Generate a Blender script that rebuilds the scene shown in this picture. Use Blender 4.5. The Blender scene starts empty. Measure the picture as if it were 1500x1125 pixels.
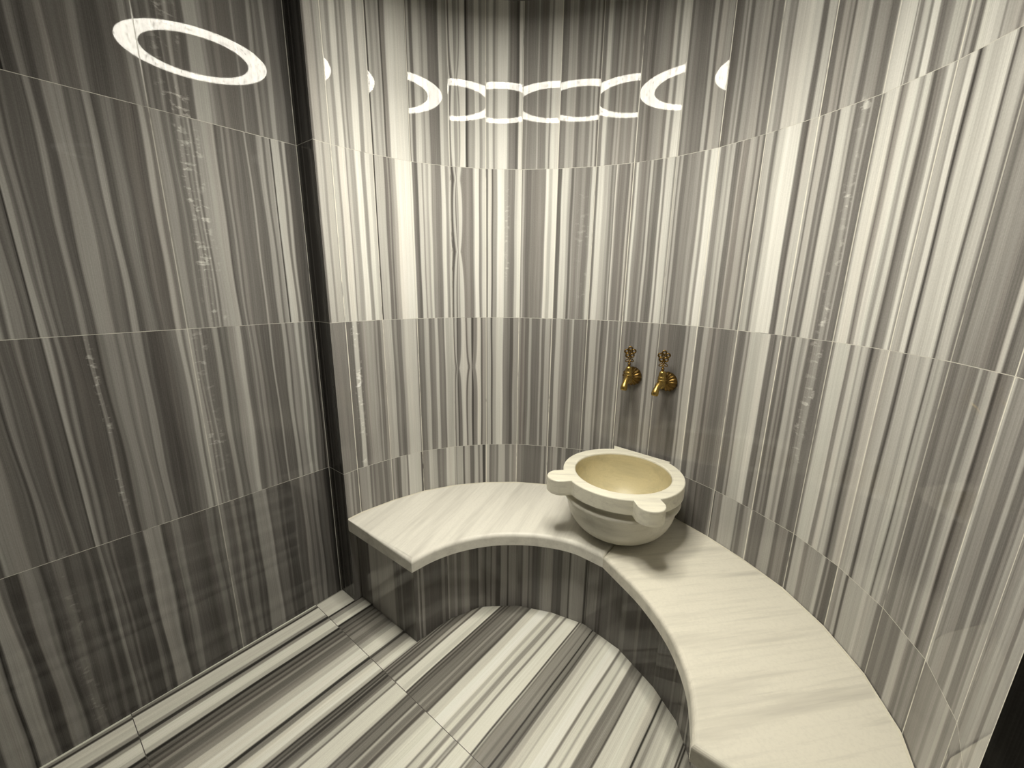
import bpy, bmesh, math, random
from mathutils import Vector, Matrix

C = bpy.context.scene.collection
PI = math.pi
random.seed(7)

# ------------------------------------------------------------------ measured layout (metres)
# alcove: half-round niche of flat marble strips, x to the right, y into the niche, z up
WALL = [(-0.8434, 0), (-0.8478, 0.0641), (-0.8291, 0.2146), (-0.7913, 0.358), (-0.7193, 0.4961), (-0.6266, 0.6097), (-0.5167, 0.7062), (-0.3901, 0.7807), (-0.2513, 0.8454), (-0.11, 0.8842), (0.0447, 0.8981), (0.1888, 0.8796), (0.3337, 0.8258), (0.4687, 0.7587), (0.5965, 0.6796), (0.7084, 0.5707), (0.7958, 0.4483), (0.8567, 0.3142), (0.8831, 0.1725), (0.8735, 0.0213), (0.822, -0.1377)]
RISER = [(-0.4684, 0.033), (-0.4566, 0.1898), (-0.4024, 0.3217), (-0.2879, 0.4269), (-0.1543, 0.4879), (-0.0144, 0.5216),
         (0.1453, 0.4993), (0.304, 0.4307), (0.4006, 0.3644), (0.4616, 0.2824), (0.508, 0.19), (0.535, 0.10), (0.543, 0.033)]
LEFT_X = -0.954
ROOM_BACK = -2.1
ROOM_RIGHT = 1.2
CEIL = 2.375
SPREAD, FILL_W = 130, 16.0
J1, J2, J3 = 1.7974, 1.1974, 0.5974
BENCH_Z = 0.398
SLAB = 0.052
# marble banding: position along the surface : tone of the band that starts there (1 nearly black, 9 white)
ROWS = {
    'r1': '0.0077:6.5 0.0332:5.3 0.042:7 0.0626:6.2 0.0673:7.5 0.0802:5.8 0.0933:8.5 0.1139:5.3 0.1212:7.3 0.1298:5.3 0.1348:6.5 0.1498:9 0.1739:5.8 0.1881:8.2 0.2103:8 0.2178:2 0.2219:7.5 0.2308:6.3 0.241:7 0.2538:6 0.2615:7.3 0.2685:3 0.2732:5.3 0.2876:8.8 0.3374:8.5 0.3623:4.5 0.3688:7.5 0.3766:4.2 0.3892:8 0.4108:6.8 0.4188:5.5 0.4254:7 0.4428:4.5 0.4712:4.2 0.4849:8 0.4986:6.5 0.511:6 0.5157:9 0.5202:4 0.5242:8.5 0.5395:6 0.5557:8 0.5624:6 0.5665:8.8 0.5863:2 0.5936:4.8 0.5991:6.2 0.61:6 0.6218:8.7 0.6402:5.7 0.6512:7.5 0.665:6.5 0.6787:8.5 0.6951:5.5 0.7034:7.5 0.7143:9 0.7446:9 0.7528:6.5 0.7584:5 0.7749:4.6 0.7859:3.5 0.7969:9 0.8107:4.5 0.819:5 0.8259:6 0.83:4.8 0.8494:5.2 0.87:7 0.8755:5 0.8933:5 0.9083:7.5 0.9206:5 0.926:8.5 0.9613:4.2 0.9695:4.8 0.9858:7 0.9993:6.2 1.0128:7 1.0195:4.8 1.0263:4.2 1.037:5.5 1.0503:6 1.061:5 1.0782:6.8 1.0875:5 1.0941:7.5 1.1046:4 1.1138:5 1.1285:8.3 1.1444:6.3 1.1486:5 1.1669:4.5 1.1734:6.5 1.1825:5.3 1.1863:6.3 1.1954:5 1.2108:6 1.2209:5 1.2387:6.8 1.2487:5 1.2639:5 1.2717:4.4 1.2782:5.5 1.2872:4.5 1.2948:4 1.305:5 1.3189:5.8 1.3351:6 1.3524:4.7 1.3634:8 1.3767:5.5 1.3875:8.7 1.4113:7.5 1.4167:4.3 1.425:5.5 1.4376:4.8 1.4549:4.3 1.4793:4.5 1.4865:4 1.4936:7 1.5076:4.2 1.5176:7 1.5329:6.2 1.5566:3.5 1.5741:4 1.5881:6 1.5974:4.8 1.6031:6.5 1.6111:4 1.6235:6 1.6401:5.5 1.651:6.2 1.6776:4 1.6849:5.5 1.6953:4.5 1.7115:6.3 1.7176:7 1.7316:5.3 1.7431:5.6 1.7493:5 1.7544:7.8 1.7893:8.5 1.8048:8 1.8246:4 1.8411:7.5 1.8624:4.2 1.8828:6.3 1.8963:5 1.9017:6 1.9079:3.8 1.914:7 1.9345:6.5 1.9429:7.3 1.9528:4.3 1.969:6 1.9895:5.5 1.9956:4.3 2.013:7.5 2.0204:8.3 2.041:8.7 2.0568:5.5 2.0575:8 2.0607:5 2.072:8 2.0869:5 2.093:8.8 2.1096:4.8 2.1148:4.2 2.1249:4.8 2.1335:5.3 2.1399:7.3 2.1638:4.8 2.1684:7 2.178:5 2.1819:7 2.1918:3.8 2.2023:8.2 2.231:7.5 2.2454:5 2.2474:6.8 2.2735:5 2.2823:7',
    'r2': '0.0077:7 0.0289:5.5 0.0369:7 0.0599:6 0.0653:7.5 0.0802:5.5 0.0878:8.5 0.1133:5.5 0.1172:7.5 0.1289:6.3 0.1474:9 0.1702:5.5 0.1853:8.5 0.2019:7.5 0.2173:1.5 0.2212:7 0.255:4 0.2673:5.5 0.2728:4 0.2784:5.5 0.2867:6.5 0.3008:9 0.3466:9 0.3583:8 0.3642:8.5 0.3683:4.5 0.378:3.5 0.3904:8 0.4071:5.5 0.4113:7.5 0.4225:6.5 0.431:8 0.4423:5.5 0.4594:4.5 0.4824:8.5 0.4999:5.5 0.5115:8 0.5175:3 0.526:7.5 0.5373:4 0.5416:7 0.5487:6 0.5544:8.2 0.573:5 0.5859:5.5 0.5974:4.5 0.6148:7 0.6191:9 0.638:4.5 0.6438:6 0.6511:8.5 0.6671:3.5 0.6744:8.5 0.6903:3 0.6961:6 0.7134:9 0.7439:6.5 0.7598:5 0.7714:4.5 0.7874:7.5 0.799:9 0.815:5 0.8194:7 0.8267:4.8 0.8355:4 0.8529:4.8 0.8819:5 0.9136:8.8 0.9266:7.2 0.9409:8.8 0.9624:3.5 0.9796:8 1.0053:6.5 1.0167:3.5 1.0266:6 1.0337:5 1.059:5.5 1.073:4.5 1.0925:5.5 1.0981:8 1.1119:4.2 1.1232:8.3 1.1471:7 1.1651:6 1.1762:4.5 1.1844:6 1.1899:4.5 1.194:8 1.1994:6 1.2035:4.5 1.2252:5.2 1.2332:4.3 1.2453:7.5 1.2519:4.5 1.2627:5 1.2682:8.2 1.2778:5.5 1.29:4.5 1.3089:5.5 1.3169:4.3 1.3222:7.3 1.3328:4.5 1.3381:5 1.3459:4 1.3667:7.8 1.3757:4.8 1.3821:8 1.4074:5.5 1.4174:6.8 1.4244:4.5 1.4284:6.5 1.439:4 1.4548:5 1.4857:5.8 1.5008:5 1.5133:8 1.5256:5.5 1.5353:8.8 1.557:8 1.5673:4.8 1.5883:6.5 1.5935:7 1.6025:6 1.6089:7.2 1.6202:3.8 1.6339:4.5 1.6413:6.5 1.645:4.8 1.6654:6.5 1.6831:6 1.6877:4.2 1.6947:6.5 1.7049:4 1.7151:6.5 1.7282:7 1.74:5 1.7446:4.2 1.7515:6.5 1.7584:8 1.7763:8.8 1.8215:4 1.8319:3.5 1.8411:7.5 1.868:6 1.8744:4 1.8775:7 1.8967:4 1.9027:4.5 1.9066:5.5 1.9125:3.8 1.9212:7.5 1.926:8 1.9467:6 1.9522:7 1.9577:4.2 1.9739:6 1.9861:4.8 1.9939:6.5 1.9973:4.2 2.0158:5 2.0217:7 2.0247:8.5 2.0567:6 2.0613:4.3 2.0658:5.5 2.0712:6.2 2.0757:8.5 2.0991:6.5 2.1042:5.5 2.1108:8.2 2.1239:6 2.1272:3.2 2.1352:4.5 2.143:5.2 2.1523:6.2 2.1553:8.5 2.1659:5.5 2.1726:7 2.1858:6.5 2.1926:5.8 2.196:8.5 2.2117:4.5 2.2141:2 2.2189:5.5 2.2261:7.8 2.2409:7.2 2.2529:7.7 2.269:8.3 2.2797:6 2.2818:3 2.2873:6 2.2914:7 2.2995:7.4 2.3114:6 2.3147:4 2.3243:4.5 2.3344:4 2.3423:5.2 2.353:5.6 2.3649:5.2 2.3722:4.8 2.3765:5.3 2.3933:4.8 2.4027:4 2.4284:7.5 2.4403:3.5 2.4505:4.5 2.4688:5',
    'r3': '0.009:4.5 0.0551:4.2 0.0641:4 0.082:3.8 0.0904:7.5 0.1088:3.8 0.1159:4.2 0.1245:5 0.1332:6 0.1537:5.8 0.1761:4.5 0.1821:5.8 0.1897:4 0.2035:5.5 0.2159:6.8 0.2322:7 0.2531:4.3 0.2622:5.5 0.2729:4 0.2929:6.3 0.3053:7.5 0.3369:7.2 0.3578:5 0.366:4 0.375:4.5 0.3918:6.5 0.3994:7 0.4118:4.2 0.4211:4.8 0.4383:7.3 0.4524:4.5 0.465:4.8 0.4746:4 0.4809:7.5 0.4889:6.8 0.5034:7 0.5131:7.3 0.5212:4 0.5258:6.8 0.5362:2.8 0.5415:4.2 0.5551:7.8 0.5747:3.5 0.581:6.8 0.6001:2.2 0.6096:4.8 0.6208:5 0.6256:8.2 0.6417:3.5 0.6497:6 0.6626:4.5 0.6723:7.2 0.6882:2.5 0.6956:6.5 0.7122:8 0.7427:4.8 0.7587:4.2 0.7731:3 0.7876:5.8 0.8133:5.5 0.8229:4 0.8326:5 0.8407:3.8 0.8583:6 0.8711:4 0.9078:6.3 0.9174:4 0.9317:6.3 0.9522:5 0.9633:3.8 0.9776:7 0.9997:5.5 1.0107:4.5 1.0264:3.8 1.0358:4.8 1.0482:7 1.0566:4 1.0699:4.3 1.0992:5 1.1053:4 1.1176:3.8 1.127:6.5 1.1563:4.2 1.164:5.8 1.1716:3.5 1.1823:4.5 1.1989:7 1.2049:4.3 1.2169:4.8 1.2288:4.3 1.2445:6.5 1.2524:4 1.2659:5 1.278:3.5 1.2885:4.2 1.2975:3.6 1.3182:4.5 1.33:3.8 1.3445:4 1.366:6.3 1.3774:4 1.3873:6 1.4082:4.3 1.4165:4.2 1.4417:4.5 1.4504:3.8 1.4733:4 1.4846:3.5 1.5192:6 1.5287:4.3 1.534:6.5 1.5553:6.8 1.5636:3.8 1.5869:6.3 1.6068:5 1.6152:5.2 1.6236:3.5 1.6345:5 1.644:4.6 1.6534:4 1.6822:3.8 1.6899:4.6 1.7051:5.5 1.7204:4 1.7283:3.8 1.7463:6 1.7565:4.5 1.7615:7.3 1.8052:8 1.8296:4 1.8442:3.6 1.8498:6 1.8686:3.8 1.88:5.5 1.8901:4 1.8957:5 1.9012:3.6 1.912:6.8 1.9301:5.5 1.9415:7 1.9497:3.8 1.9658:5.3 1.9747:6 1.9882:4 1.9939:3.8 2.0052:4.3 2.0218:5.5 2.025:7.8 2.0703:4.5 2.0743:5 2.083:7.8 2.1011:6 2.1048:7.2 2.1203:5 2.1275:2.5 2.1354:4.8 2.1424:5 2.1475:5.8 2.1509:7.5 2.1741:6 2.1804:6.6 2.1937:7 2.2029:7.3 2.2102:4 2.2138:2.5 2.2209:5.5 2.2244:7 2.2516:6 2.2565:6.5 2.2646:7.5 2.2788:6 2.2819:3.3 2.2857:6.8 2.2963:6 2.3:7 2.3102:5 2.316:4.3 2.3268:4.5 2.3356:3.8 2.3476:5 2.3626:4.6 2.3675:5.2 2.3723:4.5 2.3833:4.3 2.3933:6.8 2.4015:4.3 2.4103:4.5 2.4146:5.5 2.4189:6.8 2.4355:2.3 2.4442:4.3 2.4566:5 2.4673:7.2 2.4784:4.5 2.4938:5.6 2.5137:5.8 2.5149:5.5 2.5253:4.3 2.5497:6.5 2.5639:3.8 2.5869:5.3 2.5934:4.5 2.5986:6.3 2.6139:5.8 2.6239:4.2 2.6384:6 2.6609:6.5 2.6979:6 2.7131:4.2 2.7269:6.8 2.7674:6.3',
    'r4': '0.0075:4.8 0.0198:5.8 0.0308:4 0.0387:5.5 0.0467:4 0.0564:3.5 0.0703:5.5 0.1029:6.3 0.115:4 0.1241:5.2 0.1302:4 0.1394:5 0.1519:4.3 0.1707:5.3 0.1802:3.7 0.1962:4.6 0.2092:5.5 0.2188:5 0.225:6 0.2343:4.6 0.2406:3.6 0.2579:6.5 0.2722:6 0.2786:6.8 0.2866:4.2 0.2931:7.8 0.334:7.5 0.3541:2.8 0.3658:4.8 0.3751:5 0.3925:7.2 0.4115:6.5 0.4324:4.2 0.4469:5 0.4566:4.5 0.4631:5 0.4745:7.8 0.5158:5.3 0.5256:6.5 0.532:6.8 0.5545:3 0.5626:7 0.5772:6.5 0.5885:3.8 0.6087:6.8 0.6277:4.2 0.6369:6.5 0.6501:2 0.6623:7 0.6819:3.8 0.6917:5 0.7048:5.5 0.7146:4.5 0.7228:6.8 0.7408:7 0.7555:4.5 0.7785:6.3 0.79:5 0.7998:5.5 0.8074:6.8 0.8163:4.5 0.8229:5 0.8361:4.2 0.8492:3.8 0.9016:3.7 0.9287:5.5 0.9439:3.5 0.952:5.5 0.9601:4 0.9732:5 0.9829:4.5 0.9862:6 1.0088:3.5 1.0282:5.5 1.0474:3.5 1.0824:4.5 1.114:3.6 1.1399:5.5 1.1718:4 1.2096:6 1.2345:4 1.2719:5 1.3034:3.8 1.3496:5.5 1.3945:4 1.4401:5 1.4856:3.8 1.5295:4.5 1.5866:4.8 1.6057:3.5 1.6213:4.3 1.6398:3.2 1.6459:4 1.6579:3.5 1.699:4 1.7061:5.8 1.716:3 1.7191:5.5 1.7369:4.8 1.7514:7 1.8114:4.3 1.8182:5.5 1.8235:4 1.8393:5.5 1.8548:6.5 1.8703:4 1.8855:4.3 1.9065:3.8 1.9159:6.2 1.9541:3.8 1.9674:5 1.9915:5.3 1.9983:3.6 2.0207:3.2 2.0268:6.8 2.0597:4.8 2.0757:6 2.1:5.8 2.12:7 2.1314:3.6 2.1416:5.5 2.1467:3.4 2.1705:5.5 2.1851:4.8 2.1915:6.5 2.2038:2.8 2.2127:6.5 2.2553:6.2 2.2627:7.2 2.2754:6.3 2.3073:3.8 2.3238:3.8 2.3456:4.8 2.3611:4 2.3896:6.8 2.4142:5 2.421:3.8 2.4321:5.5 2.438:4.3 2.4472:5 2.4633:3.8 2.4744:4 2.4859:4.5 2.5273:5.5 2.5387:4.5 2.5499:6 2.5712:6.8 2.5829:4 2.5969:5 2.6116:5.5 2.6581:4.6 2.6829:6.5',
    'l1': '-0.6533:3.5 -0.6363:3.6 -0.6298:5.5 -0.6177:4 -0.6099:3.6 -0.598:4.6 -0.5894:4.8 -0.579:6 -0.566:4.6 -0.5455:4.4 -0.5269:4.8 -0.5256:5.6 -0.5098:4.2 -0.5014:3.8 -0.475:4 -0.4656:4.8 -0.4546:4.4 -0.4382:4.5 -0.4365:4.8 -0.4251:6.5 -0.4112:4.8 -0.4052:6 -0.3969:4.7 -0.3909:5.5 -0.3817:4.5 -0.3646:6 -0.3575:4.3 -0.344:5.8 -0.3407:4.6 -0.3285:7 -0.3195:4.7 -0.3078:5.5 -0.3028:4.5 -0.2926:4.8 -0.2857:7.5 -0.2506:6.5 -0.238:5.5 -0.2252:4.8 -0.2169:5.6 -0.2028:4.8 -0.1584:6.5 -0.1524:5 -0.1323:4.6 -0.1169:6.8 -0.1055:5 -0.0981:5.8 -0.0886:5 -0.0768:7 -0.0627:5 -0.0428:5.5 -0.0271:4.2',
    'l2': '-0.7254:4 -0.7222:4.6 -0.7159:4.8 -0.7095:4 -0.7058:2.5 -0.7047:7 -0.6917:5 -0.6878:4.3 -0.6829:5.8 -0.6717:4 -0.6665:4.8 -0.6597:4 -0.6528:4.2 -0.6422:4 -0.6279:6.2 -0.6164:4 -0.6072:3.8 -0.5979:6.3 -0.5625:4.5 -0.5506:5 -0.5384:4.6 -0.5337:4 -0.5275:6.5 -0.5164:6 -0.5129:4 -0.4994:4.8 -0.4936:5.5 -0.4754:4.3 -0.4687:3.9 -0.4628:4.4 -0.4399:4 -0.4244:7.2 -0.4117:5 -0.402:5.5 -0.3939:6.3 -0.3741:4.8 -0.3597:6 -0.3546:4.8 -0.3399:6.5 -0.3285:5 -0.3241:6 -0.3188:5 -0.3125:7 -0.308:4.8 -0.3007:6.8 -0.2786:7.2 -0.2491:4.2 -0.2423:4.8 -0.2325:6.2 -0.2266:4.6 -0.2206:5.8 -0.2096:4.5 -0.2004:5 -0.1902:4.6 -0.1651:7 -0.1609:4.8 -0.1502:4.4 -0.1295:6.8 -0.1128:4.8 -0.1061:6.5 -0.0948:7 -0.0902:3 -0.0868:8.3 -0.0611:5 -0.0517:7.5 -0.0421:4.3 -0.0116:4.6',
    'l3': '-0.7993:3.2 -0.7938:5.5 -0.7816:4 -0.7763:4.8 -0.7731:4.2 -0.7558:4 -0.748:5.5 -0.7402:3.5 -0.7311:4.2 -0.7231:4.6 -0.7173:4 -0.7049:3 -0.7034:7 -0.6911:4 -0.6832:5.8 -0.6745:3.8 -0.6651:4.2 -0.6524:3.8 -0.6303:3.5 -0.6263:6 -0.6209:5.5 -0.6182:3.8 -0.6074:3.3 -0.6001:5 -0.588:5.8 -0.5651:4.6 -0.5593:5.5 -0.5527:6 -0.5468:5 -0.5326:4.6 -0.5288:6 -0.5103:4 -0.5048:4.3 -0.4985:3.4 -0.4662:4 -0.4529:4.3 -0.4427:5 -0.4264:7.2 -0.4133:4.7 -0.4071:6.8 -0.3874:5 -0.3846:6 -0.3791:5 -0.369:6.3 -0.3643:4.4 -0.3358:6.5 -0.3211:4.2 -0.3122:5 -0.3042:4.5 -0.2942:6 -0.2778:6.5 -0.2715:7.5 -0.2568:4.8 -0.2483:4.3 -0.2376:5.3 -0.2321:6 -0.2245:4.8 -0.2179:5.8 -0.2056:4.2 -0.2:4.8 -0.191:4 -0.1644:6.5 -0.1597:4.2 -0.1237:6.8 -0.1102:4.3 -0.104:6 -0.0901:5.5 -0.0787:7.5 -0.0658:5 -0.0541:7 -0.0435:4.3 -0.0328:5 -0.0261:4',
    'l4': '-0.8839:4.5 -0.8759:4.8 -0.8738:3 -0.8562:3.2 -0.8494:5.8 -0.837:6 -0.825:5.2 -0.8138:3 -0.8048:3.8 -0.7909:5 -0.7713:3.5 -0.7585:4.2 -0.7473:4 -0.7385:3.2 -0.7277:4.3 -0.7192:3.2 -0.71:3.5 -0.7007:5.8 -0.6919:4 -0.6917:4 -0.6849:4.8 -0.6774:3.6 -0.6718:4.8 -0.6648:3.3 -0.6323:3 -0.6286:5 -0.6174:3.8 -0.6114:3.2 -0.5999:6.5 -0.5787:6 -0.5723:6.3 -0.5577:3.2 -0.5478:3.8 -0.5319:5.5 -0.513:4 -0.4928:3.8 -0.4692:3.5 -0.4507:3.9 -0.4355:5 -0.43:5 -0.4174:3.6 -0.4096:4.6 -0.3986:5.5 -0.3866:4.2 -0.3764:4 -0.364:5.5 -0.3524:3.6 -0.3375:4.8 -0.318:3.3 -0.3114:4.2 -0.3036:3.4 -0.2934:6 -0.2694:5.8 -0.2577:6.2 -0.2446:4 -0.2338:4.4 -0.2068:3.2 -0.1981:3.8 -0.1918:3.2 -0.1609:4.5 -0.1543:3.8 -0.1249:5.5 -0.1098:4.3 -0.1001:5 -0.0875:3.6 -0.0789:5.2 -0.0646:3.2 -0.0559:3.8 -0.0353:4.2 -0.0263:3',
    'fa': '-0.9482:7 -0.8778:7.5 -0.8499:1.5 -0.841:5.5 -0.8178:7 -0.7933:8 -0.7762:1.5 -0.766:3.5 -0.7482:2.5 -0.7419:4 -0.7244:3 -0.7162:4.5 -0.704:3.5 -0.692:5 -0.6643:4.3 -0.6424:5 -0.6241:6 -0.6016:8 -0.562:7.5 -0.5532:2.5 -0.5411:5.5 -0.5116:7 -0.4986:8 -0.4732:6.5 -0.4676:3 -0.4625:5 -0.4582:2.5 -0.4525:4.8 -0.446:2.8 -0.4388:4.2 -0.4249:3.6 -0.4174:6 -0.4031:3.5 -0.3955:8 -0.3636:7.2 -0.3454:8 -0.3395:2.5 -0.3327:4.5 -0.3264:2.6 -0.3212:4 -0.3149:3 -0.3093:4.3 -0.2784:4 -0.275:5.6 -0.265:4.2 -0.2531:5 -0.2462:4.2 -0.2375:3 -0.2297:7.3 -0.1983:8.5 -0.1595:6.3 -0.1463:7.6 -0.13:5.5 -0.1124:7.6 -0.0938:5 -0.0861:8 -0.0372:2.3 -0.0324:6 -0.0276:4.2 -0.0236:5.2 -0.0002:4.4 0.0067:4.9 0.0267:1.5 0.0302:4.5 0.0449:2.8 0.0502:4 0.0554:6.2 0.071:7.3 0.0928:6.2 0.0963:7.8 0.1163:8.5 0.1502:4.5 0.1581:7.6 0.1807:6 0.1877:8 0.2089:4.4 0.2228:4.9 0.235:5.4 0.2521:3 0.2569:7.5 0.2839:8 0.3189:7 0.3338:6.4 0.3395:1.5 0.3443:6 0.3556:5.5 0.3661:7 0.3941:7.6 0.4117:5.5 0.4222:6.6 0.4406:2 0.4436:5.5 0.4481:2 0.4511:6',
    'fb': '-0.9499:5 -0.9393:2 -0.9298:7.3 -0.894:7.4 -0.8689:5.6 -0.8544:1.8 -0.8406:5.6 -0.8256:8 -0.7855:6.5 -0.7663:1.5 -0.7546:3.8 -0.7402:2.6 -0.732:4 -0.7212:3 -0.7114:5 -0.7001:3.8 -0.674:4.8 -0.6567:5.5 -0.6404:7 -0.6098:8.2 -0.5697:7.5 -0.5546:1.5 -0.5433:5 -0.5253:7.5 -0.5108:8.2 -0.4819:6.5 -0.4687:2 -0.462:3.6 -0.4545:2.3 -0.4489:4.2 -0.4437:2 -0.4345:3.8 -0.4194:4.5 -0.4126:6.4 -0.3965:4 -0.3902:7.8 -0.3375:7 -0.3276:2.8 -0.3205:4 -0.3152:3 -0.3094:4.3 -0.2872:3 -0.2801:6 -0.2713:4.2 -0.2529:5 -0.2485:3 -0.2365:6.5 -0.2135:7.8 -0.1818:8.3 -0.1583:4.8 -0.1521:7.2 -0.1296:5.2 -0.118:8 -0.1023:5 -0.0955:6 -0.091:4.4 -0.0854:8 -0.0364:4.5 -0.0308:7 -0.0257:4.5 -0.0196:5',
    'end': '-0.0096:3.5 0.0132:3 0.0824:6 0.1263:5.3 0.1416:6 0.248:3.8 0.2663:3 0.2887:4 0.302:2.8 0.3575:3.5',
    'ris': '0.0148:5 0.0207:3 0.0297:5 0.0418:2.8 0.1267:4.2 0.1412:3 0.1582:5.5 0.1618:4 0.1843:5 0.1952:3.2 0.2122:4.5 0.2251:5.3 0.2488:3 0.2814:2.6 0.2908:4.8 0.3081:3.8 0.3182:2 0.3245:4.3 0.343:2.5 0.3464:4.6 0.3638:2.4 0.3841:5 0.4108:2.2 0.4172:4.8 0.448:3.8 0.4686:3 0.4775:5.2 0.5004:3 0.5069:4.2 0.5185:2.6 0.5397:3 0.5521:4.5 0.5667:5.3 0.6029:3 0.6231:2.6 0.6424:4.8 0.6712:2.3 0.678:5.3 0.737:2 0.7511:4.2 0.7967:2.5 0.8027:3.3 0.8099:2.2 0.8177:3.3 0.849:3.8 0.863:3.2 0.9041:3.8 0.9296:2.8 0.9792:3.8 0.9939:2.6 1.035:3.2 1.0461:2.8 1.1638:4 1.1719:3 1.1842:3.4',
}


def unpack(s):
    return [tuple(float(q) for q in t.split(':')) for t in s.split()]

def random_bands(a, b, seed, dark=4.2, light=7.0):
    r = random.Random(seed); out = []; s = a
    while s < b:
        k = r.random()
        t = dark + r.uniform(-.7, .7) if k < .52 else (light + r.uniform(-.9, 1.0) if k < .9 else r.uniform(2, 3.2))
        out.append((s, t)); s += r.choice([.004, .007, .01, .015, .024, .036]) * r.uniform(.7, 1.3) * (0.5 if k > .9 else 1)
    return out

def extend(bands, a, b, seed, **k):
    lo, hi = bands[0][0], bands[-1][0]
    out = list(bands)
    if a < lo - .002: out = [q for q in random_bands(a, lo, seed, **k)] + out
    if b > hi + .02: out = out + random_bands(hi + .012, b, seed + 1, **k)
    return out

# ------------------------------------------------------------------ materials
def new_mat(name):
    m = bpy.data.materials.new(name); m.use_nodes = True
    nt = m.node_tree; nt.nodes.clear()
    out = nt.nodes.new('ShaderNodeOutputMaterial'); p = nt.nodes.new('ShaderNodeBsdfPrincipled')
    nt.links.new(p.outputs[0], out.inputs[0])
    return m, nt, p

def N(nt, typ, **kw):
    n = nt.nodes.new(typ)
    for k, val in kw.items(): setattr(n, k, val)
    return n

def math_node(nt, op, a, b=None, clamp=False):
    n = N(nt, 'ShaderNodeMath', operation=op, use_clamp=clamp)
    for i, q in enumerate((a, b)):
        if q is None: continue
        if isinstance(q, (int, float)): n.inputs[i].default_value = q
        else: nt.links.new(q, n.inputs[i])
    return n.outputs[0]

def noise(nt, vec, scale, detail=3, rough=.55, dims='3D'):
    n = N(nt, 'ShaderNodeTexNoise', noise_dimensions=dims)
    n.inputs['Scale'].default_value = scale; n.inputs['Detail'].default_value = detail; n.inputs['Roughness'].default_value = rough
    nt.links.new(vec, n.inputs['Vector'])
    return n.outputs['Fac']

def ramp(nt, fac, stops, interp='LINEAR'):
    r = N(nt, 'ShaderNodeValToRGB'); r.color_ramp.interpolation = interp
    e = r.color_ramp.elements
    while len(e) > 1: e.remove(e[-1])
    for i, (p, c) in enumerate(stops):
        q = e[0] if i == 0 else e.new(p)
        q.position = p; q.color = (*c, 1)
    nt.links.new(fac, r.inputs[0])
    return r.outputs[0]

def mix_rgb(nt, fac, a, b, blend='MIX'):
    m = N(nt, 'ShaderNodeMix', data_type='RGBA', blend_type=blend)
    for sock, q in ((m.inputs[0], fac), (m.inputs[6], a), (m.inputs[7], b)):
        if isinstance(q, (int, float)): sock.default_value = q
        elif isinstance(q, tuple): sock.default_value = (*q, 1)
        else: nt.links.new(q, sock)
    return m.outputs[2]

def tone_lin(t):
    return ((t * TONE_A + TONE_B) / 255) ** 2.2
TONE_A, TONE_B = 22.5, 28.0

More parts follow.
